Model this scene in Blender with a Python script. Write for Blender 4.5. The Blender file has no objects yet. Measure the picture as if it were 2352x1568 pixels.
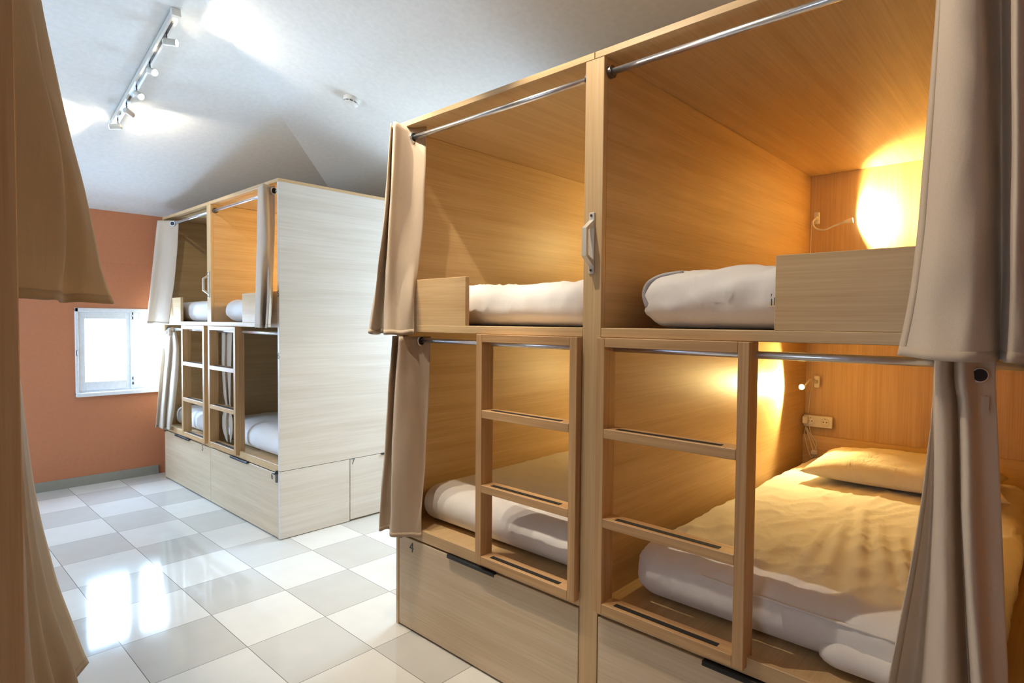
import bpy, bmesh, math, random
from mathutils import Vector, Matrix, noise
PI = math.pi
C = bpy.context.scene.collection
SC = bpy.context.scene

# ------------------------------------------------------------------ camera
YAW, PITCH, ROLL, FPX = -.8209, -.0326, .0085, 1364.58
cam_d = bpy.data.cameras.new('camera')
cam = bpy.data.objects.new('camera', cam_d)
C.objects.link(cam)
_f = Vector((-math.sin(YAW)*math.cos(PITCH), math.cos(YAW)*math.cos(PITCH), math.sin(PITCH)))
_r = Vector((math.cos(YAW), math.sin(YAW), 0))
_u = _r.cross(_f)
_R = math.cos(ROLL)*_r + math.sin(ROLL)*_u
_U = -math.sin(ROLL)*_r + math.cos(ROLL)*_u
cam.matrix_world = Matrix(((_R.x, _U.x, -_f.x, 0), (_R.y, _U.y, -_f.y, 0), (_R.z, _U.z, -_f.z, 1.289), (0, 0, 0, 1)))
cam_d.sensor_width = 36; cam_d.lens = FPX/2352*36
cam_d.clip_start = .02
SC.camera = cam

# ------------------------------------------------------------------ world and exposure
w = bpy.data.worlds.new('daylight'); SC.world = w; w.use_nodes = True
bg = w.node_tree.nodes['Background']
bg.inputs[0].default_value = (.72, .86, 1, 1); bg.inputs[1].default_value = 3.2
SC.view_settings.view_transform = 'Standard'; SC.view_settings.look = 'None'
SC.view_settings.gamma = 1; SC.view_settings.use_curve_mapping = False
SC.view_settings.exposure = 0.76

def area(name, loc, rot, sx, sy, power, col):
    l = bpy.data.lights.new(name, 'AREA'); l.shape = 'RECTANGLE'; l.size = sx; l.size_y = sy
    l.energy = power; l.color = col
    o = bpy.data.objects.new(name, l); C.objects.link(o); o.location = loc; o.rotation_euler = rot
    return o
# daylight standing in the far and side window openings (just outside the glass)
area('daylight_far_window', (1.42, 5.66, 1.04), (math.radians(-90), 0, 0), .74, .62, 60, (.42, .67, 1))
area('daylight_side_window', (3.78, 2.70, 1.35), (0, math.radians(90), 0), 1.10, .90, 62, (.48, .72, 1))
area('added_fill_left', (-2.24, 4.2, 1.3), (0, math.radians(-90), 0), 1.10, 1.20, 80, (.40, .66, 1))  # cool fill through an unseen window added in the left wall
area('added_fill_left_near', (-2.24, .45, 1.15), (0, math.radians(-90), 0), 1.10, .90, 4.5, (.78, .88, 1))  # weak fill beside the camera, its unseen window is added too

# ------------------------------------------------------------------ materials
def s2l(c): return tuple((x/12.92 if x <= .04045 else ((x+.055)/1.055)**2.4) for x in (v/255 for v in c))
def newmat(name):
    m = bpy.data.materials.new(name); m.use_nodes = True
    nt = m.node_tree; return m, nt, nt.nodes['Principled BSDF']
def plain(name, rgb, rough=.5, metal=0, spec=.5):
    m, nt, b = newmat(name)
    n = nt.nodes.new('ShaderNodeTexNoise'); n.inputs['Scale'].default_value = 40; n.inputs['Detail'].default_value = 3
    tc = nt.nodes.new('ShaderNodeTexCoord'); nt.links.new(tc.outputs['Object'], n.inputs['Vector'])
    r = nt.nodes.new('ShaderNodeValToRGB'); c = s2l(rgb)
    r.color_ramp.elements[0].position = .3; r.color_ramp.elements[1].position = .7
    r.color_ramp.elements[0].color = (*[x*.93 for x in c], 1); r.color_ramp.elements[1].color = (*c, 1)
    nt.links.new(n.outputs['Fac'], r.inputs[0]); nt.links.new(r.outputs[0], b.inputs['Base Color'])
    b.inputs['Roughness'].default_value = rough; b.inputs['Metallic'].default_value = metal
    b.inputs['Specular IOR Level'].default_value = spec
    return m
def wood(name, light, dark, axis, rough=.42, fine=1.0):
    m, nt, b = newmat(name); N = nt.nodes.new; Lk = nt.links.new
    tc = N('ShaderNodeTexCoord'); oi = N('ShaderNodeObjectInfo')
    add = N('ShaderNodeVectorMath'); add.operation = 'ADD'
    mul = N('ShaderNodeVectorMath'); mul.operation = 'SCALE'; mul.inputs['Scale'].default_value = 7.0
    cmb = N('ShaderNodeCombineXYZ')
    for k in 'XYZ': Lk(oi.outputs['Random'], cmb.inputs[k])
    Lk(cmb.outputs[0], mul.inputs[0]); Lk(tc.outputs['Object'], add.inputs[0]); Lk(mul.outputs[0], add.inputs[1])
    i = 'xyz'.index(axis)
    def nz(along, across, detail, rg=.6):
        mp = N('ShaderNodeMapping'); s = [across]*3; s[i] = along; mp.inputs['Scale'].default_value = s
        Lk(add.outputs[0], mp.inputs[0])
        n = N('ShaderNodeTexNoise'); n.inputs['Scale'].default_value = 1; n.inputs['Detail'].default_value = detail
        n.inputs['Roughness'].default_value = rg; n.inputs['Distortion'].default_value = .25
        Lk(mp.outputs[0], n.inputs['Vector']); return n
    a = nz(3.0, 190*fine, 4); c2 = nz(.7, 20, 3)
    mx = N('ShaderNodeMath'); mx.operation = 'MULTIPLY_ADD'; mx.inputs[1].default_value = .5
    m2 = N('ShaderNodeMath'); m2.operation = 'MULTIPLY'; m2.inputs[1].default_value = .5
    Lk(c2.outputs['Fac'], m2.inputs[0]); Lk(a.outputs['Fac'], mx.inputs[0]); Lk(m2.outputs[0], mx.inputs[2])
    r = N('ShaderNodeValToRGB'); e = r.color_ramp.elements
    e[0].position = .34; e[1].position = .65
    e[0].color = (*s2l(dark), 1); e[1].color = (*s2l(light), 1)
    Lk(mx.outputs[0], r.inputs[0]); Lk(r.outputs[0], b.inputs['Base Color'])
    bp = N('ShaderNodeBump'); bp.inputs['Strength'].default_value = .12; bp.inputs['Distance'].default_value = .001
    Lk(a.outputs['Fac'], bp.inputs['Height']); Lk(bp.outputs[0], b.inputs['Normal'])
    b.inputs['Roughness'].default_value = rough
    return m
def cloth(name, rgb, trans=.0, weave=900, bump=.15, wr=0.0, wrs=8):
    m, nt, b = newmat(name); N = nt.nodes.new; Lk = nt.links.new
    tc = N('ShaderNodeTexCoord')
    n = N('ShaderNodeTexNoise'); n.inputs['Scale'].default_value = weave; n.inputs['Detail'].default_value = 2
    Lk(tc.outputs['Object'], n.inputs['Vector'])
    n2 = N('ShaderNodeTexNoise'); n2.inputs['Scale'].default_value = wrs; n2.inputs['Detail'].default_value = 5
    n2.inputs['Roughness'].default_value = .55; n2.inputs['Distortion'].default_value = .8
    mp = N('ShaderNodeMapping'); mp.inputs['Scale'].default_value = (1, 1.8, .7)
    Lk(tc.outputs['Object'], mp.inputs[0]); Lk(mp.outputs[0], n2.inputs['Vector'])
    r = N('ShaderNodeValToRGB'); c = s2l(rgb); e = r.color_ramp.elements
    e[0].position = .3; e[1].position = .7; e[0].color = (*[x*.88 for x in c], 1); e[1].color = (*c, 1)
    Lk(n.outputs['Fac'], r.inputs[0]); Lk(r.outputs[0], b.inputs['Base Color'])
    b1 = N('ShaderNodeBump'); b1.inputs['Strength'].default_value = bump; b1.inputs['Distance'].default_value = .001
    Lk(n.outputs['Fac'], b1.inputs['Height'])
    b2 = N('ShaderNodeBump'); b2.inputs['Strength'].default_value = 1 if wr else 0; b2.inputs['Distance'].default_value = wr
    Lk(n2.outputs['Fac'], b2.inputs['Height']); Lk(b1.outputs[0], b2.inputs['Normal']); Lk(b2.outputs[0], b.inputs['Normal'])
    b.inputs['Roughness'].default_value = .9; b.inputs['Specular IOR Level'].default_value = .15
    b.inputs['Sheen Weight'].default_value = .15
    if trans:
        t = N('ShaderNodeBsdfTranslucent'); Lk(r.outputs[0], t.inputs[0]); Lk(b2.outputs[0], t.inputs['Normal'])
        mx = N('ShaderNodeMixShader'); mx.inputs[0].default_value = trans
        Lk(b.outputs[0], mx.inputs[1]); Lk(t.outputs[0], mx.inputs[2]); Lk(mx.outputs[0], nt.nodes['Material Output'].inputs[0])
    return m
def emit(name, rgb, st):
    m, nt, b = newmat(name)
    b.inputs['Emission Color'].default_value = (*rgb, 1); b.inputs['Emission Strength'].default_value = st
    b.inputs['Base Color'].default_value = (*rgb, 1); return m
LW, DW = (214, 184, 138), (190, 154, 108)
WX = wood('oak_veneer_grain_deep', LW, DW, 'x')
WY = wood('oak_veneer_grain_wide', LW, DW, 'y')
WZ = wood('oak_veneer_grain_upright', LW, DW, 'z')
LZ = wood('solid_oak_upright', (208, 168, 118), (168, 126, 82), 'z', .5, .6)
LY = wood('solid_oak_crosswise', (208, 168, 118), (168, 126, 82), 'y', .5, .6)
FY = wood('washed_oak_drawer', (218, 198, 168), (196, 172, 138), 'y')  # same veneer as the frame, colour lightened in place of fill light
SX = wood('washed_oak_side', (222, 216, 206), (204, 195, 180), 'x', .38)
M_CUR = cloth('beige_linen', (222, 204, 182), .25, 700, .2, .004, 5)
M_CURL = cloth('tan_linen', (220, 198, 164), .5, 700, .2, .004, 5)
M_HEM = cloth('linen_hem', (204, 184, 160), .1, 700, .2)
M_SHEET = cloth('white_cotton_sheet', (236, 232, 228), 0, 1200, .1, .006, 4.5)
M_PIL = cloth('cream_pillowcase', (232, 222, 202), 0, 1200, .1, .008, 9)
M_CHROME = plain('brushed_chrome', (232, 236, 242), .32, 1)
M_STEEL = plain('dark_steel', (120, 118, 116), .3, 1)
M_BLACK = plain('black_plastic', (22, 22, 24), .45)
M_GRIP = plain('black_antislip', (34, 31, 28), .85)
M_INK = plain('grey_ink', (78, 88, 92), .6)
M_ALU = plain('pale_aluminium', (226, 222, 212), .35, .25)
M_WHITE = plain('white_plastic', (232, 230, 222), .4)
M_GREY = plain('grey_vinyl', (170, 166, 166), .5)
M_WINDOW = plain('white_painted_wood', (232, 234, 238), .45)
M_BULB = emit('halogen_bulb', (1, .9, .72), 60)
M_LED = emit('warm_led', (1, .82, .5), 60)
M_SKIRT = plain('grey_stone_skirting', (150, 146, 134), .4)
def wallmat(name, rgb, sc=220, st=.25):
    m = plain(name, rgb, .75); nt = m.node_tree; b = nt.nodes['Principled BSDF']
    n = nt.nodes.new('ShaderNodeTexNoise'); n.inputs['Scale'].default_value = sc; n.inputs['Detail'].default_value = 3
    tc = nt.nodes.new('ShaderNodeTexCoord'); nt.links.new(tc.outputs['Object'], n.inputs['Vector'])
    bp = nt.nodes.new('ShaderNodeBump'); bp.inputs['Strength'].default_value = st; bp.inputs['Distance'].default_value = .002
    nt.links.new(n.outputs['Fac'], bp.inputs['Height']); nt.links.new(bp.outputs[0], b.inputs['Normal']); return m
M_TERRA = wallmat('terracotta_paint', (194, 124, 86))
M_CEIL = wallmat('white_plaster', (232, 230, 224), 160, .15)
def floormat():
    m, nt, b = newmat('checkered_stone_tiles'); N = nt.nodes.new; Lk = nt.links.new
    TX, TY, OX, OY = .3367, .3666, .9806, 3.0588
    tc = N('ShaderNodeTexCoord'); sp = N('ShaderNodeSeparateXYZ'); Lk(tc.outputs['Object'], sp.inputs[0])
    def mt(op, a, bb=None, c=None):
        n = N('ShaderNodeMath'); n.operation = op
        for i, v in enumerate((a, bb, c)):
            if v is None: continue
            if isinstance(v, (int, float)): n.inputs[i].default_value = v
            else: Lk(v, n.inputs[i])
        return n.outputs[0]
    U = mt('DIVIDE', mt('ADD', sp.outputs['X'], -OX+20*TX), TX); V = mt('DIVIDE', mt('ADD', sp.outputs['Y'], -OY+20*TY), TY)
    par = mt('MODULO', mt('ADD', mt('FLOOR', U), mt('FLOOR', V)), 2)
    fu, fv = mt('FRACT', U), mt('FRACT', V)
    du = mt('MULTIPLY', mt('MINIMUM', fu, mt('SUBTRACT', 1, fu)), TX); dv = mt('MULTIPLY', mt('MINIMUM', fv, mt('SUBTRACT', 1, fv)), TY)
    grout = mt('LESS_THAN', mt('MINIMUM', du, dv), .0013)
    vw = N('ShaderNodeTexWhiteNoise'); cb = N('ShaderNodeCombineXYZ'); Lk(mt('FLOOR', U), cb.inputs[0]); Lk(mt('FLOOR', V), cb.inputs[1]); Lk(cb.outputs[0], vw.inputs['Vector'])
    n = N('ShaderNodeTexNoise'); n.inputs['Scale'].default_value = 9; n.inputs['Detail'].default_value = 6; Lk(tc.outputs['Object'], n.inputs['Vector'])
    mx = N('ShaderNodeMix'); mx.data_type = 'RGBA'; Lk(par, mx.inputs['Factor'])
    mx.inputs['A'].default_value = (*s2l((228, 224, 214)), 1); mx.inputs['B'].default_value = (*s2l((206, 202, 192)), 1)
    hv = N('ShaderNodeHueSaturation'); Lk(mx.outputs['Result'], hv.inputs['Color'])
    val = mt('ADD', mt('MULTIPLY', vw.outputs['Value'], .08), mt('MULTIPLY', n.outputs['Fac'], .12)); Lk(mt('ADD', val, .88), hv.inputs['Value'])
    m3 = N('ShaderNodeMix'); m3.data_type = 'RGBA'; Lk(grout, m3.inputs['Factor']); Lk(hv.outputs[0], m3.inputs['A']); m3.inputs['B'].default_value = (*s2l((120, 116, 110)), 1)
    Lk(m3.outputs['Result'], b.inputs['Base Color'])
    Lk(mt('MULTIPLY_ADD', n.outputs['Fac'], .05, .05), b.inputs['Roughness']); b.inputs['Specular IOR Level'].default_value = .32
    return m
M_FLOOR = floormat()
def glassmat():
    m, nt, b = newmat('window_glass'); N = nt.nodes.new
    t = N('ShaderNodeBsdfTransparent'); g = N('ShaderNodeBsdfGlossy'); g.inputs['Roughness'].default_value = .02
    mx = N('ShaderNodeMixShader'); mx.inputs[0].default_value = .06
    nt.links.new(t.outputs[0], mx.inputs[1]); nt.links.new(g.outputs[0], mx.inputs[2]); nt.links.new(mx.outputs[0], nt.nodes['Material Output'].inputs[0])
    return m
M_GLASS = glassmat()

# ------------------------------------------------------------------ helpers
WPOS = {}
def empty(name, loc, label, cat, group=None):
    o = bpy.data.objects.new(name, None); C.objects.link(o); o.location = loc; o.empty_display_size = .05
    o['label'] = label; o['category'] = cat
    if group: o['group'] = group
    WPOS[o] = Vector(loc); return o
def tag(o, label, cat, group=None):
    o['label'] = label; o['category'] = cat
    if group: o['group'] = group
    return o
def link(name, me, mat, parent=None, origin=None, smooth=False, kind=None, label=None):
    """mesh given in world coordinates -> object with its origin at the thing's base"""
    org = WPOS[parent] if parent is not None else Vector(origin or (0, 0, 0))
    if org.length: me.transform(Matrix.Translation(-org))
    for m in (mat if isinstance(mat, (list, tuple)) else [mat]): me.materials.append(m)
    if smooth:
        for p in me.polygons: p.use_smooth = True
    o = bpy.data.objects.new(name, me); C.objects.link(o); WPOS[o] = org
    if parent is not None: o.parent = parent
    else: o.location = org
    if kind: o['kind'] = kind
    if label: o['label'] = label
    return o
class B:
    def __init__(s): s.bm = bmesh.new()
    def box(s, a, b, bev=.0015):
        x0, y0, z0 = a; x1, y1, z1 = b
        r = bmesh.ops.create_cube(s.bm, size=1)
        vs = r['verts']
        for v in vs:
            v.co = Vector(((x0+x1)/2+v.co.x*(x1-x0), (y0+y1)/2+v.co.y*(y1-y0), (z0+z1)/2+v.co.z*(z1-z0)))
        if bev:
            es = {e for v in vs for e in v.link_edges}
            bmesh.ops.bevel(s.bm, geom=list(es), offset=min(bev, .4*min(abs(x1-x0), abs(y1-y0), abs(z1-z0))), segments=1, affect='EDGES', profile=.5)
        return s
    def cyl(s, p, q, r0, r1=None, n=20, cap=True):
        p, q = Vector(p), Vector(q); d = q-p; r1 = r0 if r1 is None else r1
        M = Matrix.Translation((p+q)/2) @ d.to_track_quat('Z', 'Y').to_matrix().to_4x4()
        bmesh.ops.create_cone(s.bm, cap_ends=cap, segments=n, radius1=r0, radius2=r1, depth=d.length, matrix=M); return s
    def tube(s, pts, r, n=10):
        pts = catmull([Vector(p) for p in pts], 6) if len(pts) > 2 else [Vector(p) for p in pts]
        rings = []; ref = None
        for i, p in enumerate(pts):
            t = (pts[min(i+1, len(pts)-1)]-pts[max(i-1, 0)]).normalized()
            if ref is None: ref = t.orthogonal().normalized()
            ref = (ref - t*ref.dot(t)).normalized(); b = t.cross(ref)
            rr = r(i/(len(pts)-1)) if callable(r) else r
            rings.append([s.bm.verts.new(p+rr*(math.cos(2*PI*k/n)*ref+math.sin(2*PI*k/n)*b)) for k in range(n)])
        for a, b in zip(rings, rings[1:]):
            for k in range(n): s.bm.faces.new((a[k], a[(k+1) % n], b[(k+1) % n], b[k]))
        s.bm.faces.new(rings[0][::-1]); s.bm.faces.new(rings[-1]); return s
    def torus(s, c, axis, R, r, n=24, m=8):
        q = Vector(axis).to_track_quat('Z', 'Y').to_matrix(); rings = []
        for i in range(n):
            a = 2*PI*i/n; rings.append([s.bm.verts.new(Vector(c)+q @ Vector(((R+r*math.cos(2*PI*k/m))*math.cos(a), (R+r*math.cos(2*PI*k/m))*math.sin(a), r*math.sin(2*PI*k/m)))) for k in range(m)])
        for i in range(n):
            a, b = rings[i], rings[(i+1) % n]
            for k in range(m): s.bm.faces.new((a[k], b[k], b[(k+1) % m], a[(k+1) % m]))
        return s
    def quad(s, *ps): s.bm.faces.new([s.bm.verts.new(Vector(p)) for p in ps]); return s
    def mesh(s, name='m'):
        bmesh.ops.recalc_face_normals(s.bm, faces=s.bm.faces)
        me = bpy.data.meshes.new(name); s.bm.to_mesh(me); s.bm.free(); return me
    def build(s, name, mat, parent=None, **k): return link(name, s.mesh(name), mat, parent, **k)
def catmull(P, k):
    out = []
    for i in range(len(P)-1):
        a = P[i-1] if i else P[0]*2-P[1]; b, c = P[i], P[i+1]
        d = P[i+2] if i+2 < len(P) else P[-1]*2-P[-2]
        for j in range(k):
            t = j/k
            out.append(.5*((2*b)+(c-a)*t+(2*a-5*b+4*c-d)*t*t+(3*b-a-3*c+d)*t**3))
    out.append(P[-1]); return out
def structure(o): o['kind'] = 'structure'; return o
def dup(root, dloc, label=None, names=True):
    r = root.copy(); C.objects.link(r); r.location = Vector(root.location)+Vector(dloc)
    if label: r['label'] = label
    for ch in list(root.children):
        c = ch.copy(); C.objects.link(c); c.parent = r
        for g in list(ch.children):
            d = g.copy(); C.objects.link(d); d.parent = c
    return r
def number(txt, loc, face, size, parent, name='number_marking'):
    cu = bpy.data.curves.new('t', 'FONT'); cu.body = txt; cu.size = size; cu.extrude = .0004; cu.align_x = 'CENTER'; cu.align_y = 'CENTER'
    t = bpy.data.objects.new('t', cu); C.objects.link(t)
    dg = bpy.context.evaluated_depsgraph_get(); me = bpy.data.meshes.new_from_object(t.evaluated_get(dg))
    bpy.data.objects.remove(t); bpy.data.curves.remove(cu)
    # text x -> right, y -> up; face '-x' looks to -x, '-y' looks to -y
    if face == '-x': R = Matrix(((0, 0, -1, 0), (-1, 0, 0, 0), (0, 1, 0, 0), (0, 0, 0, 1)))
    else: R = Matrix(((1, 0, 0, 0), (0, 0, -1, 0), (0, 1, 0, 0), (0, 0, 0, 1)))
    me.transform(Matrix.Translation(loc) @ R)
    me.transform(Matrix.Translation((0, 0, 0)))
    return link(name, me, M_INK, parent)

# ------------------------------------------------------------------ the room
XL, XR, YN, YF, EAVE, SL = -2.05, 3.60, -1.0, 5.521, 2.135, .26
def wall_with_hole(name, axis, c, th, u0, u1, z0, z1, hole, mat):
    b = B(); h0, h1, g0, g1 = hole
    for a0, a1, b0, b1 in ((u0, h0, z0, z1), (h1, u1, z0, z1), (h0, h1, z0, g0), (h0, h1, g1, z1)):
        if axis == 'y': b.box((a0, c, b0), (a1, c+th, b1), 0)
        else: b.box((c, a0, b0), (c+th, a1, b1), 0)
    return structure(b.build(name, mat))
structure(B().box((XL, YN, -.1), (XR, YF, 0), 0).build('floor', M_FLOOR))
wall_with_hole('wall_far', 'y', YF, .2, XL-.2, XR+.2, -.1, EAVE+.1, (1.04, 1.80, .70, 1.37), M_TERRA)
wall_with_hole('wall_right', 'x', XR, .2, YN, YF, -.1, EAVE+.1, (2.22, 3.18, .80, 1.90), M_TERRA)
_b = B()
for y0_, y1_, z0_, z1_ in ((YN, 0, -.1, EAVE+.1), (0, .9, -.1, .6), (0, .9, 1.7, EAVE+.1), (.9, 3.6, -.1, EAVE+.1), (3.6, 4.8, -.1, .75), (3.6, 4.8, 1.85, EAVE+.1), (4.8, YF, -.1, EAVE+.1)):
    _b.box((XL-.2, y0_, z0_), (XL, y1_, z1_), 0)
structure(_b.build('wall_left', M_TERRA))
structure(B().box((XL-.2, YN-.2, -.1), (XR+.2, YN, 3.1), 0).build('wall_near', M_TERRA))
structure(B().box((XL, YF-.004, 1.727), (XR, YF, EAVE), .001).build('trim_1', M_TERRA))
structure(B().box((XL, YF-.012, 0), (1.60, YF, .072)).build('baseboard_far', M_SKIRT))
structure(B().box((XR-.012, 2.07, 0), (XR, 3.32, .072)).build('baseboard_right', M_SKIRT))
xm = (XL+XR)/2; zr = EAVE+SL*(XR-xm); yr = YF-(XR-xm)
cb = B(); V = cb.bm.verts.new; T = .12
def slab(pts):
    lo = [V(Vector(p)) for p in pts]; hi = [V(Vector(p)+Vector((0, 0, T))) for p in pts]; n = len(pts)
    cb.bm.faces.new(lo); cb.bm.faces.new(hi[::-1])
    for i in range(n): cb.bm.faces.new((lo[i], hi[i], hi[(i+1) % n], lo[(i+1) % n]))
slab([(XL, YF, EAVE), (XR, YF, EAVE), (xm, yr, zr)])
slab([(XR, YN, EAVE), (XR, YF, EAVE), (xm, yr, zr), (xm, YN, zr)])
slab([(XL, YN, EAVE), (XL, YF, EAVE), (xm, yr, zr), (xm, YN, zr)])
structure(cb.build('ceiling', M_CEIL))
def ceil_z(x, y): return EAVE+SL*min(XR-x, x-XL, YF-y)

# windows -----------------------------------------------------------------
def window(name, side):
    # local frame: s along the wall, d out of the room, z up
    P = {'far': lambda s, d, z: (s, YF+d, z), 'right': lambda s, d, z: (XR+d, s, z), 'left': lambda s, d, z: (XL-d, s, z), 'left_near': lambda s, d, z: (XL-d, s, z)}[side]
    s0, s1, z0, z1 = {'far': (1.04, 1.80, .70, 1.37), 'right': (2.22, 3.18, .80, 1.90), 'left': (3.6, 4.8, .75, 1.85), 'left_near': (0, .9, .6, 1.7)}[side]
    sm = (s0+s1)/2
    def bx(b, s, t, d, e, z, v): 
        p, q = P(s, d, z), P(t, e, v); return b.box(tuple(map(min, p, q)), tuple(map(max, p, q)), .003)
    r = B(); bx(r, s0, s0+.022, -.012, .09, z0, z1); bx(r, s1-.022, s1, -.012, .09, z0, z1); bx(r, s0, s1, -.012, .09, z1-.03, z1); bx(r, s0, s1, .0, .09, z0, z0+.03)
    root = structure(r.build(name, M_WINDOW, origin=P(sm, 0, z0)))
    bx(B_ := B(), s0-.0, s1+.0, -.045, .09, z0-.012, z0+.018); B_.build('window_sill', M_WINDOW, root)
    for a, c in ((s0+.022, sm-.004), (sm+.004, s1-.022)):
        f = B(); lo, hi = z0+.03, z1-.03
        bx(f, a, a+.042, -.005, .035, lo, hi); bx(f, c-.042, c, -.005, .035, lo, hi); bx(f, a+.042, c-.042, -.005, .035, lo, lo+.07); bx(f, a+.042, c-.042, -.005, .035, hi-.055, hi)
        sash = f.build('sash', M_WINDOW, root)
        g = B(); bx(g, a+.04, c-.04, .012, .016, lo+.06, hi-.05); g.build('window_pane', M_GLASS, sash)
    bx(b := B(), sm-.014, sm+.014, -.018, -.004, z0+.035, z1-.035); b.build('center_bar', M_WINDOW, root)
    for z in (z0+.06, z0+.10, z1-.085, z1-.05):
        bx(b := B(), sm-.010, sm+.004, -.026, -.018, z, z+.022); b.build('bolt', M_STEEL, root)
    bx(b := B(), s0+.002, s0+.014, -.022, -.012, (z0+z1)/2-.03, (z0+z1)/2+.01); b.build('hinge', M_STEEL, root)
    return root
window('window_1', 'far'); window('window_2', 'right'); window('added_window_3', 'left'); window('added_window_4', 'left_near')  # both left-wall windows are added out of view to carry fill light

# ------------------------------------------------------------------ bunk units
ZT, ZTB, ZS, ZSB, ZD0, ZD1 = 2.105, 2.087, 1.2735, 1.2452, .392, .442
def ladder(root, xf, y0, y1, m):
    """frame of stiles and rungs hung under the upper deck, at the mouth of the lower berth"""
    t = .029; x0, x1 = sorted((xf-m*.025, xf+m*.035))
    lad = empty_part('ladder', root)
    for a, b in ((y0, y0+t), (y1-t, y1)):
        B().box((x0, a, .414), (x1, b, 1.2445)).build('stile', LZ, lad)
    for z0, z1 in ((1.2165, 1.2445), (.945, .9735), (.676, .7035), (.414, .445)):
        B().box((x0, y0+t, z0), (x1, y1-t, z1)).build('rung', LY, lad)
        if z1 < 1.2:
            B().box((xf-m*.012, y0+t+.045, z1-.0005), (xf+m*.006, y1-t-.035, z1+.0012), 0).build('grip_strip', M_GRIP, lad)
    return lad
def empty_part(name, root):
    o = bpy.data.objects.new(name, None); C.objects.link(o); o.parent = root; o.empty_display_size = .02; WPOS[o] = WPOS[root]; return o
def grab(root, xf, y, z, m):
    b = B(); b.box((xf-m*.005, y-.0105, z-.093) if m > 0 else (xf, y-.0105, z-.093), (xf, y+.0105, z+.093) if m > 0 else (xf+.005, y+.0105, z+.093), .002)
    g = b.build('grab_handle', M_ALU, root)
    q = B(); prof = [(-.004, -.070), (-.042, -.042), (-.042, .042), (-.004, .070)]
    inn = [(-.004, -.052), (-.032, -.037), (-.032, .037), (-.004, .052)]
    for (a, c), (i, j) in zip(zip(prof, prof[1:]), zip(inn, inn[1:])):
        v = []
        for dy in (-.0085, .0085):
            v.append([q.bm.verts.new((xf+m*p[0], y+dy, z+p[1])) for p in (a, c, j, i)])
        q.bm.faces.new(v[0]); q.bm.faces.new(v[1][::-1])
        for k in range(4): q.bm.faces.new((v[0][k], v[1][k], v[1][(k+1) % 4], v[0][(k+1) % 4]))
    q.build('grip_bar', M_ALU, g)
    for dz in (-.083, .083): B().cyl((xf-m*.005, y, z+dz), (xf-m*.0075, y, z+dz), .0038, n=12).build('screw', M_STEEL, g)
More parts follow.
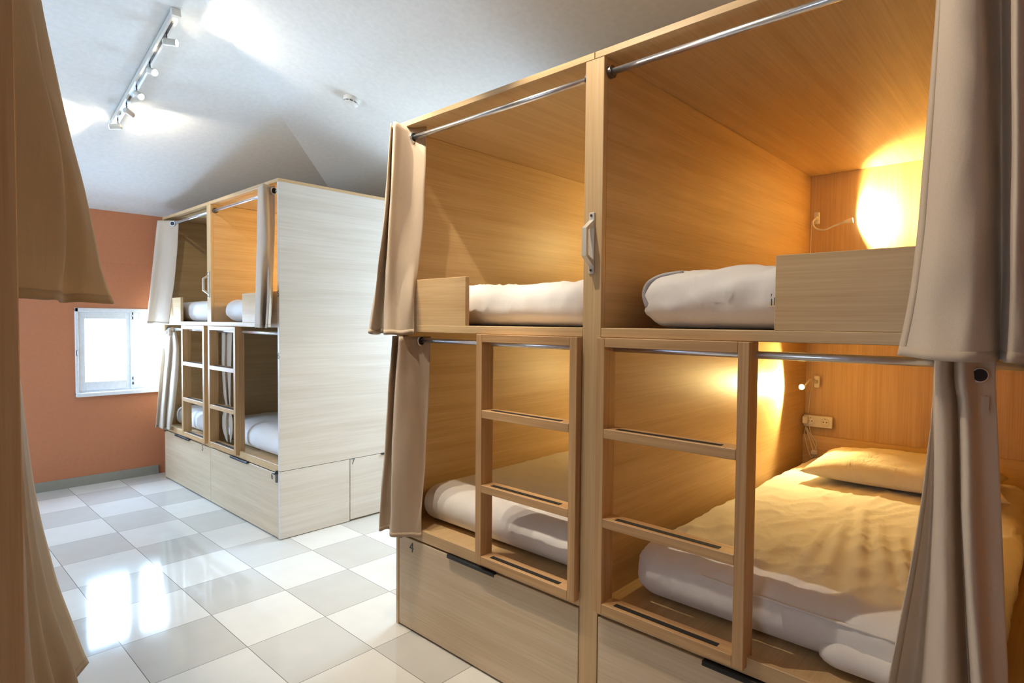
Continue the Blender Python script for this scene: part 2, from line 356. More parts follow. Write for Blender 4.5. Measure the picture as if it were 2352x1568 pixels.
def bunk(name, label, xf, xb, y0, y1, yc, m=1, near_t=.018, post_to_floor=True, side_drawers=False, only=None, group='oak double-deck bunk blocks'):
    """m=+1: berths run from the mouth xf towards +x; y0 near end, y1 far end, yc middle wall"""
    root = empty(name, (xf, y0, 0), label, 'bunk bed', group)
    A_ = lambda x0, x1: (min(x0, x1), max(x0, x1))
    def bx(nm, x0, x1, ya, yb, z0, z1, mat, parent=root, bev=.0015, **k):
        a, b = A_(x0, x1); return B().box((a, ya, z0), (b, yb, z1), bev).build(nm, mat, parent, **k)
    h = .034
    # end panels and the middle wall
    if side_drawers:
        bx('side_panel', xf, xb, y0, y0+near_t, ZD0+.013, ZTB, SX)
        bx('side_panel', xf, xf+m*.462, y0, y0+near_t, .004, ZD0+.010, SX)
        d = bx('side_drawer', xf+m*.467, xf+m*1.55, y0, y0+near_t, .012, ZD0+.010, SX)
        bx('drawer_handle', xf+m*.70, xf+m*.96, y0-.012, y0+.004, ZD0+.004, ZD0+.013, M_BLACK, d)
        number('7', (xf+m*.487, y0-.0006, .385), '-y', .052, d)
        bx('side_panel', xf+m*1.555, xb, y0, y0+near_t, .004, ZD0+.010, SX)
        bx('plinth', xf+m*.46, xb, y0+near_t, y0+near_t+.015, .0, ZD0, SX)
    else:
        bx('side_panel', xf, xb, y0, y0+near_t, 0, ZTB, WX if m > 0 else WZ)
    bx('side_panel', xf, xb, y1-.018, y1, 0, ZTB, WX)
    zp = 0 if post_to_floor else ZD0-.001
    bx('middle_wall', xf+m*.02, xb, yc-h, yc+h, zp, ZTB-.001, WX)
    bx('center_post', xf, xf+m*.02, yc-h, yc+h, zp, ZTB-.001, WZ)
    # head wall, roofs, decks
    bx('head_panel', xb-m*.004, xb+m*.016, y0, y1, 0, ZTB, WZ)
    for a, b in ((y0, yc-.001), (yc+.001, y1)):
        bx('roof_panel', xf, xb+m*.016, a, b, ZTB, ZT, WX)
        bx('fascia', xf-m*.0015, xf+m*.004, a, b, ZTB-.002, ZT+.001, WY)
    cells = ((y0+near_t, yc-h), (yc+h, y1-.018))
    for ya, yb in cells:
        bx('upper_deck', xf+m*.018, xb-m*.004, ya, yb, ZSB, ZS, WX); bx('deck_edge', xf, xf+m*.018, ya, yb, ZSB, ZS, WY)
        bx('lower_deck', xf+m*.018, xb-m*.004, ya, yb, ZD0, .432, WX); bx('deck_edge', xf, xf+m*.018, ya, yb, ZD0+.003, .440, WY)
        bx('head_rail', xb-m*.03, xb-m*.004, ya, yb, .432, .695, WY); bx('head_rail', xb-m*.03, xb-m*.004, ya, yb, ZS, 1.53, WY)
        for zz in (2.045, 1.211):
            rl = B().cyl((xf+m*.03, ya+.004, zz), (xf+m*.03, yb-.004, zz), .0098, n=20).build('curtain_rail', M_CHROME, root, smooth=False)
            for p in rl.data.polygons:
                if len(p.vertices) == 4: p.use_smooth = True
            for s, e in ((ya, ya+.012), (yb-.012, yb)):
                B().cyl((xf+m*.03, s, zz), (xf+m*.03, e, zz), .019, n=20).build('rail_bracket', M_STEEL, rl)
    # guard boards at the outer ends of the upper berths
    bx('guard_board', xf+m*.001, xf+m*.021, y0+near_t, yc-.542, ZS, 1.457, WY)
    bx('guard_board', xf+m*.001, xf+m*.021, yc+.572, y1-.018, ZS, 1.457, WY)
    ladder(root, xf, yc-h-.002-.457, yc-h-.002, m); ladder(root, xf, yc+h+.002, yc+h+.002+.45, m)
    grab(root, xf, yc+.002, 1.532, m)
    # drawer fronts
    if post_to_floor: dr = ((y0+.020, yc-h-.003), (yc+h+.003, y1-.021))
    else: dr = ((y0+near_t+.002, yc-.002), (yc+.002, y1-.012))
    for i, (ya, yb) in enumerate(dr):
        d = bx('drawer', xf+m*.0005, xf+m*.0185, ya, yb, .008, ZD0-.005, FY)
        bx('drawer_box', xf+m*.0185, xf+m*.6, ya+.01, yb-.01, .02, ZD0-.03, WX, d)
        if i == 0: ha, hb = (ya+.40, ya+.665)
        else: ha, hb = (yb-.575, yb-.32) if post_to_floor else (yb-.56, yb-.26)
        bx('drawer_handle', xf-m*.013, xf+m*.004, ha, hb, ZD0-.006, ZD0+.001, M_BLACK, d)
        bx('drawer_handle', xf-m*.013, xf-m*.010, ha, hb, ZD0-.013, ZD0-.005, M_BLACK, d)
        c = B(); yy = yb-.014 if i == 1 else ya+.030
        if i == 1 or not post_to_floor:
            c.box((xf-m*.012, yy-.013, ZD0-.012) if m > 0 else (xf, yy-.013, ZD0-.012), (xf, yy+.013, ZD0+.003) if m > 0 else (xf+.012, yy+.013, ZD0+.003), .002)
            c.build('catch', M_STEEL, d)
    return root
bed_n = bunk('bunk_bed', 'large oak double-deck bunk block with two lit berths above two, filling the right side', 1.5, 3.466, 0.0, 2.062, 1.064)
bed_f = bunk('bunk_bed', 'oak bunk block by the far window with pale washed side panel numbered 7 below', 1.597, 3.56, 3.328, 5.342, 4.380, near_t=.022, post_to_floor=False, side_drawers=True)
bed_l = bunk('bunk_bed', 'shadowed bunk block at the left edge, only its dark upright end panel showing', .146, -1.83, 1.13, 3.19, 2.16, m=-1)
# markings and fittings found on single units
dn = [c for c in bed_n.children if c.name.startswith('drawer')]
number('4', (1.4998, 1.956, .352), '-x', .058, dn[1])
df = [c for c in bed_f.children if c.name.startswith('drawer')]
number('6', (1.5968, 3.428, .362), '-x', .058, df[0]); number('5', (1.5968, 4.527, .362), '-x', .058, df[1])
sp = [c for c in bed_f.children if c.name.startswith('side_panel')][0]
number('5', (1.5968, 3.3395, 1.44), '-x', .05, sp); number('6', (1.5968, 3.3395, 1.08), '-x', .05, sp)
B().box((1.590, 3.356, .335), (1.597, 3.376, .402), .002).build('hasp', M_STEEL, df[0])
B().box((1.585, 3.353, .388), (1.597, 3.362, .408), .001).build('hasp', M_BLACK, df[0])

# ------------------------------------------------------------------ mattresses and pillows
def rbox(a, b, r, res=.022, amp=.004, seed=0, crown=0, ridges=None):
    """soft box with rounded corners (r=(rx,ry,rz)) and gentle wrinkles"""
    bm = bmesh.new(); a, b = Vector(a), Vector(b); L = b-a; n = [max(4, int(L[i]/res)) for i in range(3)]
    vd = {}
    def vert(i, j, k):
        key = (i, j, k)
        if key not in vd:
            t = [i/n[0], j/n[1], k/n[2]]; p = [a[q]+L[q]*t[q] for q in range(3)]
            c = Vector([min(max(p[q], a[q]+r[q]), b[q]-r[q]) for q in range(3)])
            d = Vector([(p[q]-c[q])/r[q] for q in range(3)])
            if d.length > 1e-6:
                m = max(abs(x) for x in d); d = d.normalized()*m
                d = Vector([d[q]*r[q] for q in range(3)])
            vd[key] = bm.verts.new(c+d)
        return vd[key]
    for ax in range(3):
        u, v = (ax+1) % 3, (ax+2) % 3
        for s in (0, n[ax]):
            for i in range(n[u]):
                for j in range(n[v]):
                    q = []
                    for di, dj in ((0, 0), (1, 0), (1, 1), (0, 1)):
                        idx = [0, 0, 0]; idx[ax] = s; idx[u] = i+di; idx[v] = j+dj; q.append(vert(*idx))
                    bm.faces.new(q if s else q[::-1])
    bm.normal_update()
    for v in bm.verts:
        p = v.co; N = v.normal
        d = noise.noise(Vector((p.x*3+seed, p.y*3, p.z*5)))*amp*1.2
        w = 1-abs(noise.noise(Vector((p.x*5+seed*3, p.y*16+p.x*4, p.z*9+seed))))*2.2
        d += max(w, 0)**3*amp*1.1
        if ridges: d += ridges(p)
        if crown and N.z > .3:
            cx, cy = (p.x-a.x)/L.x-.5, (p.y-a.y)/L.y-.5
            d += crown*(1-4*cx*cx)*(1-4*cy*cy)
        if N.z < -.5: d = 0
        v.co = p+N*d
    me = bpy.data.meshes.new('soft'); bm.to_mesh(me); bm.free(); return me
MATT = 'sheeted mattresses in the berths'
def mattress(label, a, b, seed, r=(.07, .06, .055), tagged=None, ridges=None, amp=.004, res=.022):
    root = link('mattress', rbox(a, b, r, res, seed=seed, amp=amp, ridges=ridges), M_SHEET, origin=((a[0]+b[0])/2, (a[1]+b[1])/2, a[2]), smooth=True)
    tag(root, label, 'mattress', MATT); return root
def creases(p):
    """long soft creases running to the foot of the bed, as on a loosely tucked sheet"""
    if p.z < .55: return 0
    s = 0
    for y0, x0, x1, k, w, am in ((.52, 1.66, 2.35, .10, .014, .012), (.44, 1.64, 2.45, .16, .017, .016), (.36, 1.64, 2.6, .20, .019, .018), (.29, 1.66, 2.5, .24, .017, .014), (.24, 1.64, 2.3, .22, .014, .015),
                               (.62, 1.68, 2.1, .06, .012, .009), (.17, 1.66, 2.5, .24, .02, .016), (.72, 1.66, 1.95, .20, .010, .010), (.78, 1.65, 1.85, .35, .009, .010), (.66, 1.64, 1.8, -.3, .009, .009), (.86, 1.66, 1.9, .2, .010, .008),
                               (.60, 2.3, 2.7, -.12, .010, .006), (.66, 2.4, 2.7, .15, .009, .006), (.55, 2.5, 2.9, -.1, .010, .006)):
        if x0 < p.x < x1:
            t = (p.x-x0)/(x1-x0); yy = y0+k*(p.x-x0); s += am*math.sin(PI*t)**.8*math.exp(-((p.y-yy)/w)**2)
    s += .005*max(0, 1-abs(noise.noise(Vector((p.x*4, p.y*13-p.x*3, 5))))*5)*max(0, 1-(p.x-1.6)/.9)
    return s
def crinkle(p):
    if p.x > 1.75: return 0
    q = p.y*1.0+(p.z-1.28)*1.3
    a = noise.noise(Vector((q*26, (p.z+p.y*.5)*7, 2)))
    return .014*max(0, 1-abs(a)*3.2)**1.5+.006*noise.noise(Vector((q*55, p.z*12, 7)))
mr = mattress('white sheeted mattress in the lit lower right berth, with the pillow on it', (1.60, .085, .433), (3.43, .985, .598), 1, (.10, .075, .075), ridges=creases, amp=.005, res=.012)
mattress('white sheeted mattress in the lower left berth behind the ladder above drawer 4', (1.59, 1.13, .433), (3.43, 2.03, .585), 2, (.09, .06, .07))
def slant(p):
    if p.x > 1.70: return 0
    yy = .95-(p.y); z0 = 1.285+.26*yy; s = 0
    for dz, am, w in ((0, -.010, .006), (.012, .011, .008), (.038, .008, .008), (.060, -.006, .007), (.088, .008, .010)):
        s += am*math.exp(-((p.z-z0-dz)/w)**2)
    return s+.0035*math.sin(p.y*160+p.z*60)*math.exp(-((p.z-z0-.018)/.014)**2)
mu = mattress('white upper mattress with a zip seam and small label, beside the lit guard board', (1.585, .10, 1.275), (3.40, .965, 1.447), 3, (.10, .075, .075), ridges=slant)
mattress('white crinkled upper mattress next to the short guard board, left of the metal grab handle', (1.575, 1.125, 1.275), (3.40, 2.02, 1.432), 4, (.09, .07, .06), amp=.007)
f = 3.35
mattress('bright white mattress at the foot of the far lower right berth, above drawer 6', (1.66, 3.365, .433), (3.5, 4.33, .61), 5, (.10, .075, .075))
mattress('white mattress behind the far left ladder, nearest the window wall', (1.66, 4.43, .433), (3.5, 5.31, .585), 6)
mattress('rounded white upper mattress in the golden-lit far berth', (1.66, 3.365, 1.275), (3.5, 4.32, 1.43), 7, (.10, .08, .075))
mattress('white upper mattress in the dim far berth by the window wall', (1.66, 4.43, 1.275), (3.5, 5.31, 1.425), 8)
# trimmings of the near upper right mattress
B().box((1.583, .530, 1.333), (1.5875, .566, 1.372), .001).build('care_label', plain('label_cloth', (222, 200, 170), .8), mu)
for k in range(4): B().box((1.5822, .533+k*.008, 1.338), (1.5832, .536+k*.008, 1.368), 0).build('label_print', M_INK, mu)
def arc(cx, cy, cz): return [(cx+.002, cy-.01, cz-.10), (cx, cy, cz-.06), (cx+.006, cy-.012, cz-.025), (cx+.022, cy-.05, cz-.004), (cx+.035, cy-.11, cz+.004)]
B().tube(arc(1.605, .945, 1.437), .007, 8).build('piping', M_GREY, mu, smooth=True)
# seam and folded sheet at the foot of the near lower right mattress
B().tube([(1.635, .90, .573), (1.617, .80, .566), (1.607, .62, .560), (1.604, .4, .557), (1.606, .14, .553)], .0042, 8).build('sheet_seam', M_SHEET, mr, smooth=True)
link('sheet_fold', rbox((1.575, .10, .445), (1.64, .43, .505), (.03, .05, .028), .012, .004, 9), M_SHEET, mr, smooth=True)

def pillow(label, c, sx, sy, h, seed, rot=0):
    bm = bmesh.new(); n = 36; top = {}; bot = {}
    def prof(u, v):
        e = max(0, (1-abs(u)**2.6))*max(0, (1-abs(v)**2.6)); return e**.45
    for i in range(n+1):
        for j in range(n+1):
            u, v = 2*i/n-1, 2*j/n-1
            pin = 1-.10*(1-u*u) * (abs(v)**3) ; pin2 = 1-.08*(1-v*v)*(abs(u)**3)
            x, y = u*sx*pin2, v*sy*pin
            hh = prof(u, v)
            w = noise.noise(Vector((x*9+seed, y*9, 0)))*.012*hh + max(0, 1-abs(noise.noise(Vector((x*22+seed, y*10, 3))))*4)*.005*hh
            edge = i in (0, n) or j in (0, n)
            top[i, j] = bm.verts.new((x, y, h*.32+h*.68*hh+w))
            bot[i, j] = top[i, j] if edge else bm.verts.new((x, y, h*.32-h*.32*hh))
    for i in range(n):
        for j in range(n):
            bm.faces.new((top[i, j], top[i+1, j], top[i+1, j+1], top[i, j+1]))
            q = (bot[i, j], bot[i, j+1], bot[i+1, j+1], bot[i+1, j])
            bm.faces.new(q)
    bm.transform(Matrix.Translation(c) @ Matrix.Rotation(rot, 4, 'Z'))
    me = bpy.data.meshes.new('p'); bm.to_mesh(me); bm.free()
    o = link('pillow', me, M_PIL, origin=c, smooth=True); tag(o, label, 'pillow', 'bed pillows'); return o
pillow('cream pillow at the head of the lit lower right berth, under the socket', (3.02, .50, .604), .235, .36, .125, 1, .06)
pillow('dim pillow on the far lower right mattress against the dark head wall', (3.2, 3.85, .612), .22, .33, .11, 2)
pillow('small pillow glimpsed through the far left ladder', (3.2, 4.87, .588), .22, .33, .11, 3)

# ------------------------------------------------------------------ curtains
CUR = {
    'UR': [(2.075, [(1.5,0.211), (1.45,0.183), (1.43,0.151), (1.47,0.136), (1.52,0.125), (1.49,0.11), (1.44,0.094), (1.45,0.074), (1.52,0.051)]),
        (1.94, [(1.47,0.208), (1.42,0.176), (1.41,0.137), (1.46,0.128), (1.5,0.111), (1.46,0.1), (1.41,0.086), (1.43,0.069), (1.5,0.047)]),
        (1.6, [(1.47,0.223), (1.42,0.174), (1.41,0.126), (1.45,0.113), (1.5,0.101), (1.46,0.087), (1.41,0.074), (1.43,0.058), (1.5,0.037)]),
        (1.38, [(1.46,0.234), (1.41,0.184), (1.4,0.129), (1.44,0.107), (1.49,0.094), (1.45,0.082), (1.4,0.069), (1.43,0.052), (1.5,0.031)]),
        (1.225, [(1.45,0.253), (1.4,0.203), (1.375,0.145), (1.4,0.102), (1.46,0.093), (1.44,0.083), (1.385,0.068), (1.42,0.046), (1.49,0.027)])],
    'LR': [(1.235, [(1.53,0.202), (1.5,0.196), (1.47,0.19), (1.47,0.173), (1.52,0.168), (1.48,0.16), (1.46,0.144), (1.51,0.128), (1.52,0.1)]),
        (1.17, [(1.53,0.201), (1.5,0.194), (1.455,0.187), (1.46,0.17), (1.51,0.164), (1.47,0.156), (1.45,0.14), (1.5,0.124), (1.52,0.099)]),
        (1.13, [(1.52,0.2), (1.51,0.195), (1.47,0.187), (1.47,0.167), (1.52,0.159), (1.475,0.15), (1.465,0.135), (1.51,0.122), (1.52,0.096)]),
        (0.88, [(1.5,0.216), (1.52,0.196), (1.455,0.179), (1.45,0.157), (1.52,0.147), (1.455,0.136), (1.44,0.119), (1.5,0.106), (1.52,0.081)]),
        (0.52, [(1.48,0.259), (1.53,0.219), (1.44,0.169), (1.43,0.138), (1.52,0.122), (1.44,0.108), (1.42,0.09), (1.48,0.08), (1.5,0.059)]),
        (0.452, [(1.47,0.27), (1.53,0.226), (1.43,0.167), (1.42,0.134), (1.52,0.117), (1.43,0.102), (1.41,0.085), (1.47,0.074), (1.49,0.054)])],
    'NL': [(2.085, [(1.555,1.935), (1.53,1.989), (1.48,1.996), (1.43,1.983), (1.47,2.044), (1.46,2.036), (1.43,2.006), (1.47,2.056), (1.5,2.023)]),
        (1.7, [(1.55,1.949), (1.51,1.976), (1.45,1.983), (1.41,1.983), (1.46,2.059), (1.44,2.043), (1.4,2.01), (1.45,2.076), (1.49,2.068)]),
        (1.4, [(1.49,1.923), (1.47,1.922), (1.44,1.977), (1.4,1.995), (1.45,2.075), (1.43,2.077), (1.385,2.048), (1.42,2.097), (1.48,2.115)]),
        (1.235, [(1.47,1.913), (1.46,1.928), (1.43,1.954), (1.385,1.982), (1.44,2.073), (1.43,2.102), (1.375,2.07), (1.41,2.12), (1.48,2.156)])],
    'NLl': [(1.228, [(1.555,1.902), (1.53,1.936), (1.48,1.949), (1.43,1.945), (1.47,2.008), (1.46,2.01), (1.43,1.992), (1.47,2.042), (1.5,2.019)]),
        (0.8, [(1.54,1.909), (1.52,1.918), (1.46,1.926), (1.42,1.968), (1.46,2.032), (1.45,2.037), (1.42,2.025), (1.45,2.064), (1.49,2.065)]),
        (0.42, [(1.49,1.883), (1.475,1.895), (1.44,1.926), (1.405,1.966), (1.45,2.035), (1.44,2.052), (1.41,2.052), (1.44,2.093), (1.485,2.103)])],
    'FL': [(2.06, [(1.64,5.099), (1.61,5.132), (1.57,5.182), (1.53,5.223), (1.55,5.302), (1.59,5.397)]),
        (1.7, [(1.63,5.146), (1.6,5.19), (1.56,5.285), (1.52,5.318), (1.54,5.399), (1.57,5.449)]),
        (1.25, [(1.57,5.126), (1.54,5.19), (1.51,5.298), (1.475,5.326), (1.49,5.392), (1.52,5.444)])],
    'FR': [(2.075, [(1.62,3.42), (1.6,3.433), (1.565,3.413), (1.54,3.414), (1.56,3.511), (1.6,3.595)]),
        (1.7, [(1.61,3.414), (1.58,3.405), (1.55,3.379), (1.53,3.408), (1.56,3.533), (1.6,3.612)]),
        (1.245, [(1.55,3.334), (1.5,3.275), (1.57,3.456), (1.51,3.38), (1.54,3.523), (1.58,3.596)])],
    'FLl': [(1.215, [(1.625,5.164), (1.615,5.162), (1.62,5.209), (1.61,5.207), (1.62,5.26), (1.625,5.297)]),
        (1.17, [(1.605,5.063), (1.59,5.064), (1.6,5.146), (1.585,5.158), (1.595,5.252), (1.6,5.32)]),
        (1.05, [(1.605,5.018), (1.585,5.032), (1.6,5.149), (1.575,5.149), (1.585,5.264), (1.57,5.287)]),
        (0.75, [(1.6,5.049), (1.575,5.068), (1.59,5.207), (1.56,5.19), (1.57,5.308), (1.545,5.297)]),
        (0.42, [(1.58,5.134), (1.56,5.119), (1.57,5.234), (1.54,5.207), (1.55,5.325), (1.52,5.308)])],
    'FRl': [(1.2, [(1.66,4.335), (1.64,4.232), (1.66,4.217), (1.64,4.101)]),
        (1.11, [(1.66,4.335), (1.64,4.237), (1.66,4.223), (1.64,4.11)]),
        (0.98, [(1.66,4.335), (1.64,4.242), (1.66,4.231), (1.64,4.119)]),
        (0.76, [(1.66,4.299), (1.64,4.21), (1.66,4.224), (1.64,4.137)]),
        (0.68, [(1.66,4.271), (1.64,4.19), (1.66,4.211), (1.64,4.131)]),
        (0.61, [(1.66,4.335), (1.64,4.226), (1.66,4.215), (1.64,4.104)]),
        (0.53, [(1.66,4.334), (1.64,4.222), (1.66,4.214), (1.64,4.105)]),
        (0.45, [(1.66,4.267), (1.64,4.189), (1.66,4.213), (1.64,4.135)])],
    'WU': [(2.05, [(0.135,1.16), (0.167,1.24), (0.177,1.31), (0.184,1.36), (0.198,1.42), (0.215,1.5)]),
        (1.75, [(0.135,1.16), (0.187,1.25), (0.201,1.33), (0.206,1.38), (0.232,1.42), (0.263,1.5)]),
        (1.55, [(0.135,1.16), (0.216,1.26), (0.235,1.33), (0.239,1.38), (0.27,1.42), (0.304,1.5)]),
        (1.4, [(0.135,1.16), (0.218,1.27), (0.237,1.33), (0.243,1.4), (0.291,1.43), (0.33,1.5)]),
        (1.32, [(0.140,1.16), (0.186,1.22), (0.215,1.28), (0.24,1.38), (0.285,1.42), (0.35,1.5)])],
    'WL': [(1.22, [(0.138,1.16), (0.161,1.3), (0.172,1.4), (0.181,1.45), (0.193,1.55), (0.201,1.6), (0.211,1.68), (0.222,1.76)]),
        (0.95, [(0.138,1.16), (0.165,1.3), (0.177,1.4), (0.19,1.45), (0.202,1.55), (0.216,1.6), (0.226,1.68), (0.243,1.76)]),
        (0.7, [(0.140,1.16), (0.175,1.3), (0.18,1.38), (0.21,1.45), (0.213,1.53), (0.246,1.6), (0.247,1.67), (0.278,1.76)]),
        (0.43, [(0.135,1.16), (0.196,1.3), (0.195,1.38), (0.25,1.45), (0.243,1.53), (0.304,1.6), (0.294,1.67), (0.349,1.76)])],
}
def curtain(key, label, mat, rail=None, seed=0, bulge=.006, flare=1.0, group='linen privacy curtains'):
    lv = CUR[key]; zs = [l[0] for l in lv]; NU = 7; NV = 44
    rows = [catmull([Vector((x, y, 0)) for x, y in l[1]], NU) for l in lv]
    m = len(rows[0]); g = []
    for k in range(NV+1):
        z = zs[0]+(zs[-1]-zs[0])*k/NV
        i = max(j for j in range(len(zs)) if zs[j] >= z-1e-9); i = min(i, len(zs)-2)
        t = (zs[i]-z)/(zs[i]-zs[i+1]); 
        r0 = rows[max(i-1, 0)]; r1, r2 = rows[i], rows[i+1]; r3 = rows[min(i+2, len(rows)-1)]
        h = zs[i]-zs[i+1]
        ha = (zs[max(i-1, 0)]-zs[i+1]) or 1; hb = (zs[i]-zs[min(i+2, len(rows)-1)]) or 1
        row = []
        for q in range(m):
            m1 = (r2[q]-r0[q])*(h/ha); m2 = (r3[q]-r1[q])*(h/hb)
            t2, t3 = t*t, t*t*t
            p = (2*t3-3*t2+1)*r1[q]+(t3-2*t2+t)*m1+(-2*t3+3*t2)*r2[q]+(t3-t2)*m2
            p = Vector((p.x, p.y, z))
            f = k/NV
            d = noise.noise(Vector((q*.09+seed*7, z*4.5, seed)))*bulge*(.3+f)
            d += noise.noise(Vector((q*.22+seed*3+z*3, z*9, seed+5)))*bulge*.4*(.3+f)
            p.x += d; p.z += noise.noise(Vector((q*.12, seed*2.3, 1)))*.006*f
            row.append(p)
        g.append(row)
    root = empty('curtain', tuple(g[0][m//2]), label, 'curtain', group)
    def sheet(name, k0, k1, mt, off=0, q0=0, q1=None):
        q1 = m if q1 is None else q1
        bm = bmesh.new(); V = [[bm.verts.new(g[k][q]) for q in range(q0, q1)] for k in range(k0, k1+1)]
        for a, b in zip(V, V[1:]):
            for q in range(len(a)-1): bm.faces.new((a[q], a[q+1], b[q+1], b[q]))
        bm.normal_update()
        me = bpy.data.meshes.new(name); bm.to_mesh(me); bm.free()
        o = link(name, me, mt, root, smooth=True)
        s = o.modifiers.new('thickness', 'SOLIDIFY'); s.thickness = .0022+2*off; s.offset = 0
        return o
    sheet('curtain_cloth', 0, NV, mat)
    sheet('hem', NV-1, NV, mat if mat is M_CURL else M_HEM, .0009)
    if key in ('UR', 'LR'): sheet('side_hem', 0, NV, M_HEM, .0007, 0, 3)
    if rail:
        for q in rail:
            p = g[0][0]*0+Vector((rail[q][0], rail[q][1], rail[q][2]))
            er = rail[q][4] if len(rail[q]) > 4 else .018
            B().torus(p, rail[q][3], er, er*.2).build('eyelet', M_CHROME, root, smooth=True)
            B().cyl(p-Vector(rail[q][3]).normalized()*.0028, p+Vector(rail[q][3]).normalized()*.0028, er*.95, n=20).build('eyelet_hole', M_BLACK, root)
    return root
curtain('UR', 'large beige curtain bunched at the right edge beside the upper guard board', M_CUR, None, 1, .012)
c = curtain('LR', 'long beige curtain in front of the lower right bed, gathered in thick folds', M_CUR, {0: (1.492, .122, 1.192, (1, .35, 0), .013)}, 2, .008)
B().quad((1.4905, .106, 1.150), (1.489, .118, 1.150), (1.4885, .118, 1.115), (1.490, .106, 1.115)).build('care_label', M_HEM, c)
curtain('NL', 'upper beige curtain at the left end of the large bunk block', M_CUR, {0: (1.526, 1.982, 2.044, (.05, -1, 0))}, 3, .008)
curtain('NLl', 'lower beige curtain at the left end of the large bunk block, ending above drawer 4', M_CUR, {0: (1.526, 1.929, 1.209, (.05, -1, 0))}, 4, .008)
curtain('FL', 'flat upper curtain overlapping the far window, with one eyelet showing', M_CUR, {0: (1.604, 5.128, 2.036, (.72, .69, 0))}, 5, .005)
curtain('FR', 'bright upper curtain at the corner of the pale washed side panel', M_CUR, {0: (1.610, 3.415, 2.045, (.1, -1, 0))}, 6, .004)
k1 = curtain('FLl', 'knotted lower curtain hanging beside the far window sill', M_CUR, None, 7, .004)
B().tube([(1.60, 5.10, 1.205), (1.565, 5.13, 1.19), (1.56, 5.19, 1.175), (1.59, 5.23, 1.19), (1.61, 5.17, 1.212), (1.575, 5.12, 1.20), (1.56, 5.06, 1.165)], .014, 8).build('knot', M_CUR, k1, smooth=True)
k2 = curtain('FRl', 'tied-up pale curtain bunched behind the far right ladder', M_CUR, None, 8, .003)
B().tube([(1.645, 4.19, .695), (1.625, 4.23, .69), (1.645, 4.28, .685), (1.67, 4.24, .69), (1.65, 4.19, .70)], .012, 8).build('knot', M_CUR, k2, smooth=True)
curtain('WU', 'brown-shadowed upper curtain hanging at the top left corner of the picture', M_CURL, None, 9, .006)
curtain('WL', 'lower curtain at the left edge falling in narrow bright-edged pleats over the floor', M_CURL, None, 10, .004)

# ------------------------------------------------------------------ reading lamps, socket
def spot(name, loc, d, power, ang, blend, col, rad=.006, parent=None):
    l = bpy.data.lights.new(name, 'SPOT'); l.energy = power; l.spot_size = math.radians(ang); l.spot_blend = blend; l.color = col; l.shadow_soft_size = rad
    o = bpy.data.objects.new(name, l); C.objects.link(o)
    o.rotation_euler = Vector(d).to_track_quat('-Z', 'Y').to_euler()
    if parent is not None: o.parent = parent; o.location = Vector(loc)-WPOS[parent]
    else: o.location = loc
    return o
WARM = (1, .77, .31)
def reading_lamp(label, base, neck, d, power, ang=150, blend=.35, cord=None, face=-1):
    """base on the head wall, flexible neck, small flared head pointing along d"""
    root = empty('reading_lamp', base, label, 'lamp', 'clip reading lamps'); bx_, by, bz = base
    b = B(); b.box((bx_+face*.012, by-.014, bz-.032), (bx_, by+.014, bz+.032) , .004) if face < 0 else b.box((bx_, by-.014, bz-.032), (bx_+.012, by+.014, bz+.032), .004)
    b.build('wall_plate', M_WHITE, root)
    B().cyl((bx_+face*.012, by, bz), (bx_+face*.032, by, bz-.006), .010, .007).build('switch_body', M_WHITE, root)
    B().tube(neck, .0048, 10).build('flexible_neck', M_WHITE, root, smooth=True)
    D = Vector(d).normalized(); e = Vector(neck[-1])
    h = B(); h.cyl(e-D*.004, e+D*.034, .0075, .0145, 24, True); hd = h.build('lamp_head', M_WHITE, root)
    B().cyl(e+D*.0342, e+D*.0352, .0115, n=20).build('bulb', M_LED, hd)
    spot('lamp_light', e+D*.040, D, power, ang, blend, WARM, .010, root)
    if cord: B().tube(cord, .0018, 6).build('cord', M_WHITE, root, smooth=True)
    return root
reading_lamp('white bendy reading lamp in the upper right berth, glowing against the head wall', (3.436, .985, 1.855),
    [(3.405, .985, 1.85), (3.375, .990, 1.825), (3.37, .972, 1.793), (3.37, .93, 1.781), (3.37, .885, 1.797), (3.37, .835, 1.812)], (.30, -1, .18), 36,
    cord=[(3.43, .995, 1.85), (3.425, 1.008, 1.83), (3.43, 1.012, 1.72), (3.44, 1.014, 1.60), (3.45, 1.018, 1.48)], ang=155)
rl = reading_lamp('bright reading lamp in the lower right berth above the wall socket', (3.436, .965, .985),
    [(3.405, .965, .982), (3.37, .962, 1.0), (3.30, .958, 1.005), (3.22, .953, .99), (3.175, .950, .979)], (-1, .10, -.02), 20,
    cord=[(3.44, .985, .98), (3.42, .992, .93), (3.43, 1.0, .86), (3.425, 1.003, .815)], ang=152)
cd = B().tube([(3.42, 1.008, .755), (3.425, 1.018, .70), (3.43, 1.005, .63), (3.43, .985, .575), (3.43, .972, .60), (3.43, .99, .66), (3.43, 1.015, .73), (3.425, 1.005, .72), (3.43, .985, .64), (3.43, .965, .585), (3.43, .955, .61), (3.43, .985, .68), (3.43, 1.01, .735)], .0022, 6).build('coiled_cord', M_WHITE, rl, smooth=True)
B().tube([(3.42, .998, .755), (3.425, .985, .70), (3.43, .962, .665), (3.43, .962, .63), (3.425, .975, .60)], .002, 6).build('cord', M_WHITE, rl, smooth=True)
B().box((3.42, .955, .592), (3.44, .985, .615), .004).build('cord_switch', M_WHITE, rl)
B().box((3.385, .998, .757), (3.436, 1.022, .80), .006).build('plug', M_WHITE, rl)
reading_lamp('hidden reading lamp glowing inside the upper left berth of the large block', (3.436, 1.24, 1.86),
    [(3.41, 1.24, 1.85), (3.38, 1.24, 1.82), (3.36, 1.25, 1.80), (3.33, 1.27, 1.81)], (-.5, 1, .1), 13)
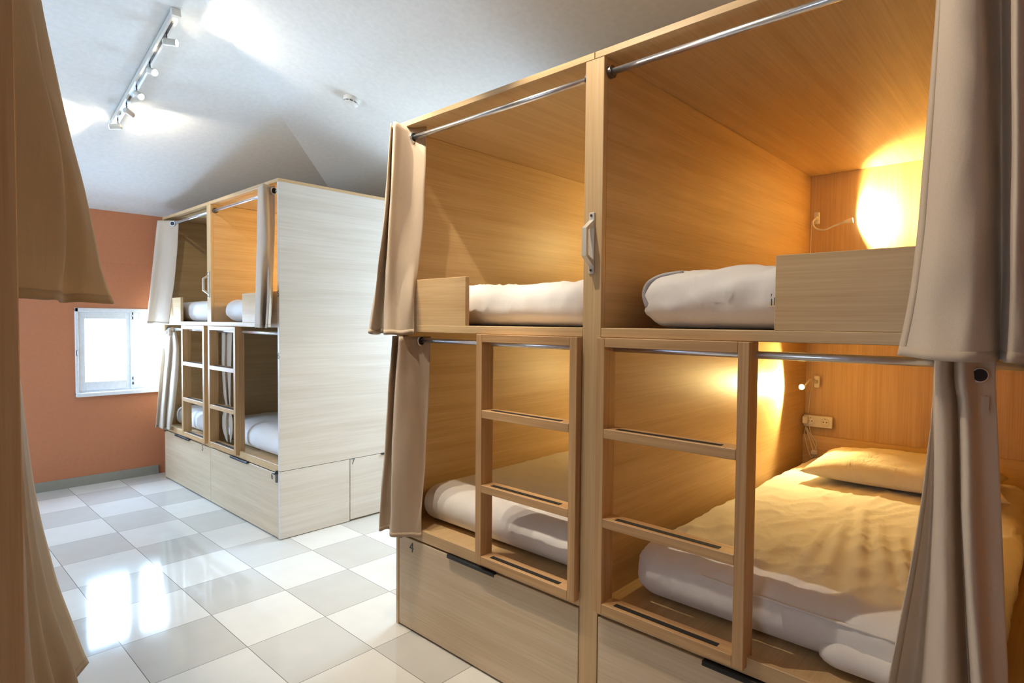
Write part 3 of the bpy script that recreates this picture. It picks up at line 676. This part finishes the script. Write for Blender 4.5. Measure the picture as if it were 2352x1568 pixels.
reading_lamp('hidden reading lamp glowing inside the lower left berth of the large block', (3.436, 1.24, .985),
    [(3.41, 1.24, .98), (3.38, 1.24, .96), (3.36, 1.25, .95), (3.33, 1.27, .96)], (-.5, 1, .1), 13)
reading_lamp('hidden reading lamp warming the upper right berth of the far block', (3.53, 3.6, 1.86),
    [(3.50, 3.6, 1.85), (3.47, 3.6, 1.82), (3.45, 3.61, 1.80), (3.42, 3.63, 1.81)], (-.6, 1, -.05), 65)
sk = empty('wall_socket', (3.436, .955, .772), 'white double power socket on the head wall of the lower right berth', 'socket')
B().box((3.426, .884, .741), (3.436, 1.026, .803), .003).build('socket_plate', M_WHITE, sk)
for yy in (.919, .991):
    s1 = B().torus((3.4255, yy, .772), (1, 0, 0), .0195, .0022).build('socket_ring', M_WHITE, sk, smooth=True)
    for dz in (-.008, .008): B().cyl((3.4235, yy+dz, .772), (3.427, yy+dz, .772), .0028, n=10).build('socket_hole', M_BLACK, sk)
    B().box((3.4235, yy-.002, .786), (3.427, yy+.002, .792), 0).build('socket_hole', M_STEEL, sk)

# ------------------------------------------------------------------ ceiling fittings
HAL = (1, .87, .69)
def track_light(label, x, y0, y1, heads, group='ceiling spotlight tracks'):
    zc = lambda y: ceil_z(x, y)
    root = empty('track_light', (x, (y0+y1)/2, zc((y0+y1)/2)), label, 'track light', group)
    n = Vector((0, -SL, -1)).normalized() if zc(y0) != zc(y1) else Vector((0, 0, -1))
    a, b = Vector((x, y0, zc(y0))), Vector((x, y1, zc(y1))); u = (b-a).normalized(); v = Vector((1, 0, 0))
    def bar(w, h0, h1, e0, e1, nm, mat):
        bb = B(); P = []
        for t, c in ((e0, a), (e1, b)):
            for s, h in ((-w, h0), (w, h0), (w, h1), (-w, h1)): P.append(bb.bm.verts.new(c+u*t+v*s+n*h))
        for f in ((0, 1, 2, 3), (7, 6, 5, 4), (0, 4, 5, 1), (1, 5, 6, 2), (2, 6, 7, 3), (3, 7, 4, 0)): bb.bm.faces.new([P[i] for i in f])
        return bb.build(nm, mat, root)
    bar(.017, .004, .036, 0, 0, 'rail', M_ALU); bar(.006, .034, .0365, .03, -.03, 'rail_slot', M_STEEL)
    bar(.020, .002, .040, -.02, .0-(b-a).length, 'end_cap', M_WHITE); bar(.020, .002, .040, (b-a).length, .02, 'end_cap', M_WHITE)
    for y, d, pw, ang, lit in heads:
        p = Vector((x, y, zc(y)))+n*.036; q = p+n*.045; D = Vector(d).normalized()
        st = B().cyl(p, q, .0035, n=10).build('stem', M_STEEL, root)
        h = B(); h.cyl(q-D*.012, q+D*.045, .0165, .0165, 24); h.cyl(q-D*.02, q-D*.012, .011, .0165, 24)
        hd = h.build('spotlight_head', M_ALU, root)
        B().cyl(q+D*.0452, q+D*.0462, .0145, n=20).build('bulb', M_BULB, hd)
        spot('spot_beam', q+D*.052, D, pw, ang, .5, HAL, .012, root)
    return root
track_light('white ceiling track with five small spotlights', 1.0, 3.14, 4.20, [
    (4.13, (-1, .55, -.16), 7, 105, 1), (3.95, (1, .85, -.22), 7, 105, 1), (3.76, (.25, -1, -.62), 14, 75, 1), (3.53, (.22, -1, -.45), 14, 75, 1), (3.27, (.9, -.75, -.10), 6, 105, 1)])
track_light('second ceiling track out of view above the camera', .93, 1.25, 2.30, [
    (1.35, (.50, -.55, -1), 38, 76, 1), (1.65, (.40, .2, -1), 32, 60, 1), (1.95, (.45, .25, -1), 32, 60, 1), (2.2, (.40, -.1, -1), 32, 60, 1)])
zs_ = ceil_z(1.913, 3.069); n = Vector((-SL, 0, -1)).normalized(); p0 = Vector((1.913, 3.069, zs_))
sm = empty('smoke_detector', tuple(p0), 'round white smoke detector on the ceiling', 'smoke detector')
B().cyl(p0, p0+n*.008, .048, n=32).build('mounting_base', M_WHITE, sm)
B().cyl(p0+n*.008, p0+n*.022, .046, .044, 32).build('detector_body', M_WHITE, sm)
B().cyl(p0+n*.022, p0+n*.030, .032, n=32).build('vent_gap', M_BLACK, sm)
b = B()
tv = n.orthogonal().normalized(); tw = n.cross(tv)
for k in range(10):
    a = 2*PI*k/10; q = p0+(tv*math.cos(a)+tw*math.sin(a))*.037
    b.cyl(q+n*.021, q+n*.031, .004, n=8)
b.build('vent_ribs', M_WHITE, sm)
B().cyl(p0+n*.030, p0+n*.040, .042, .026, 32).build('detector_cap', M_WHITE, sm)
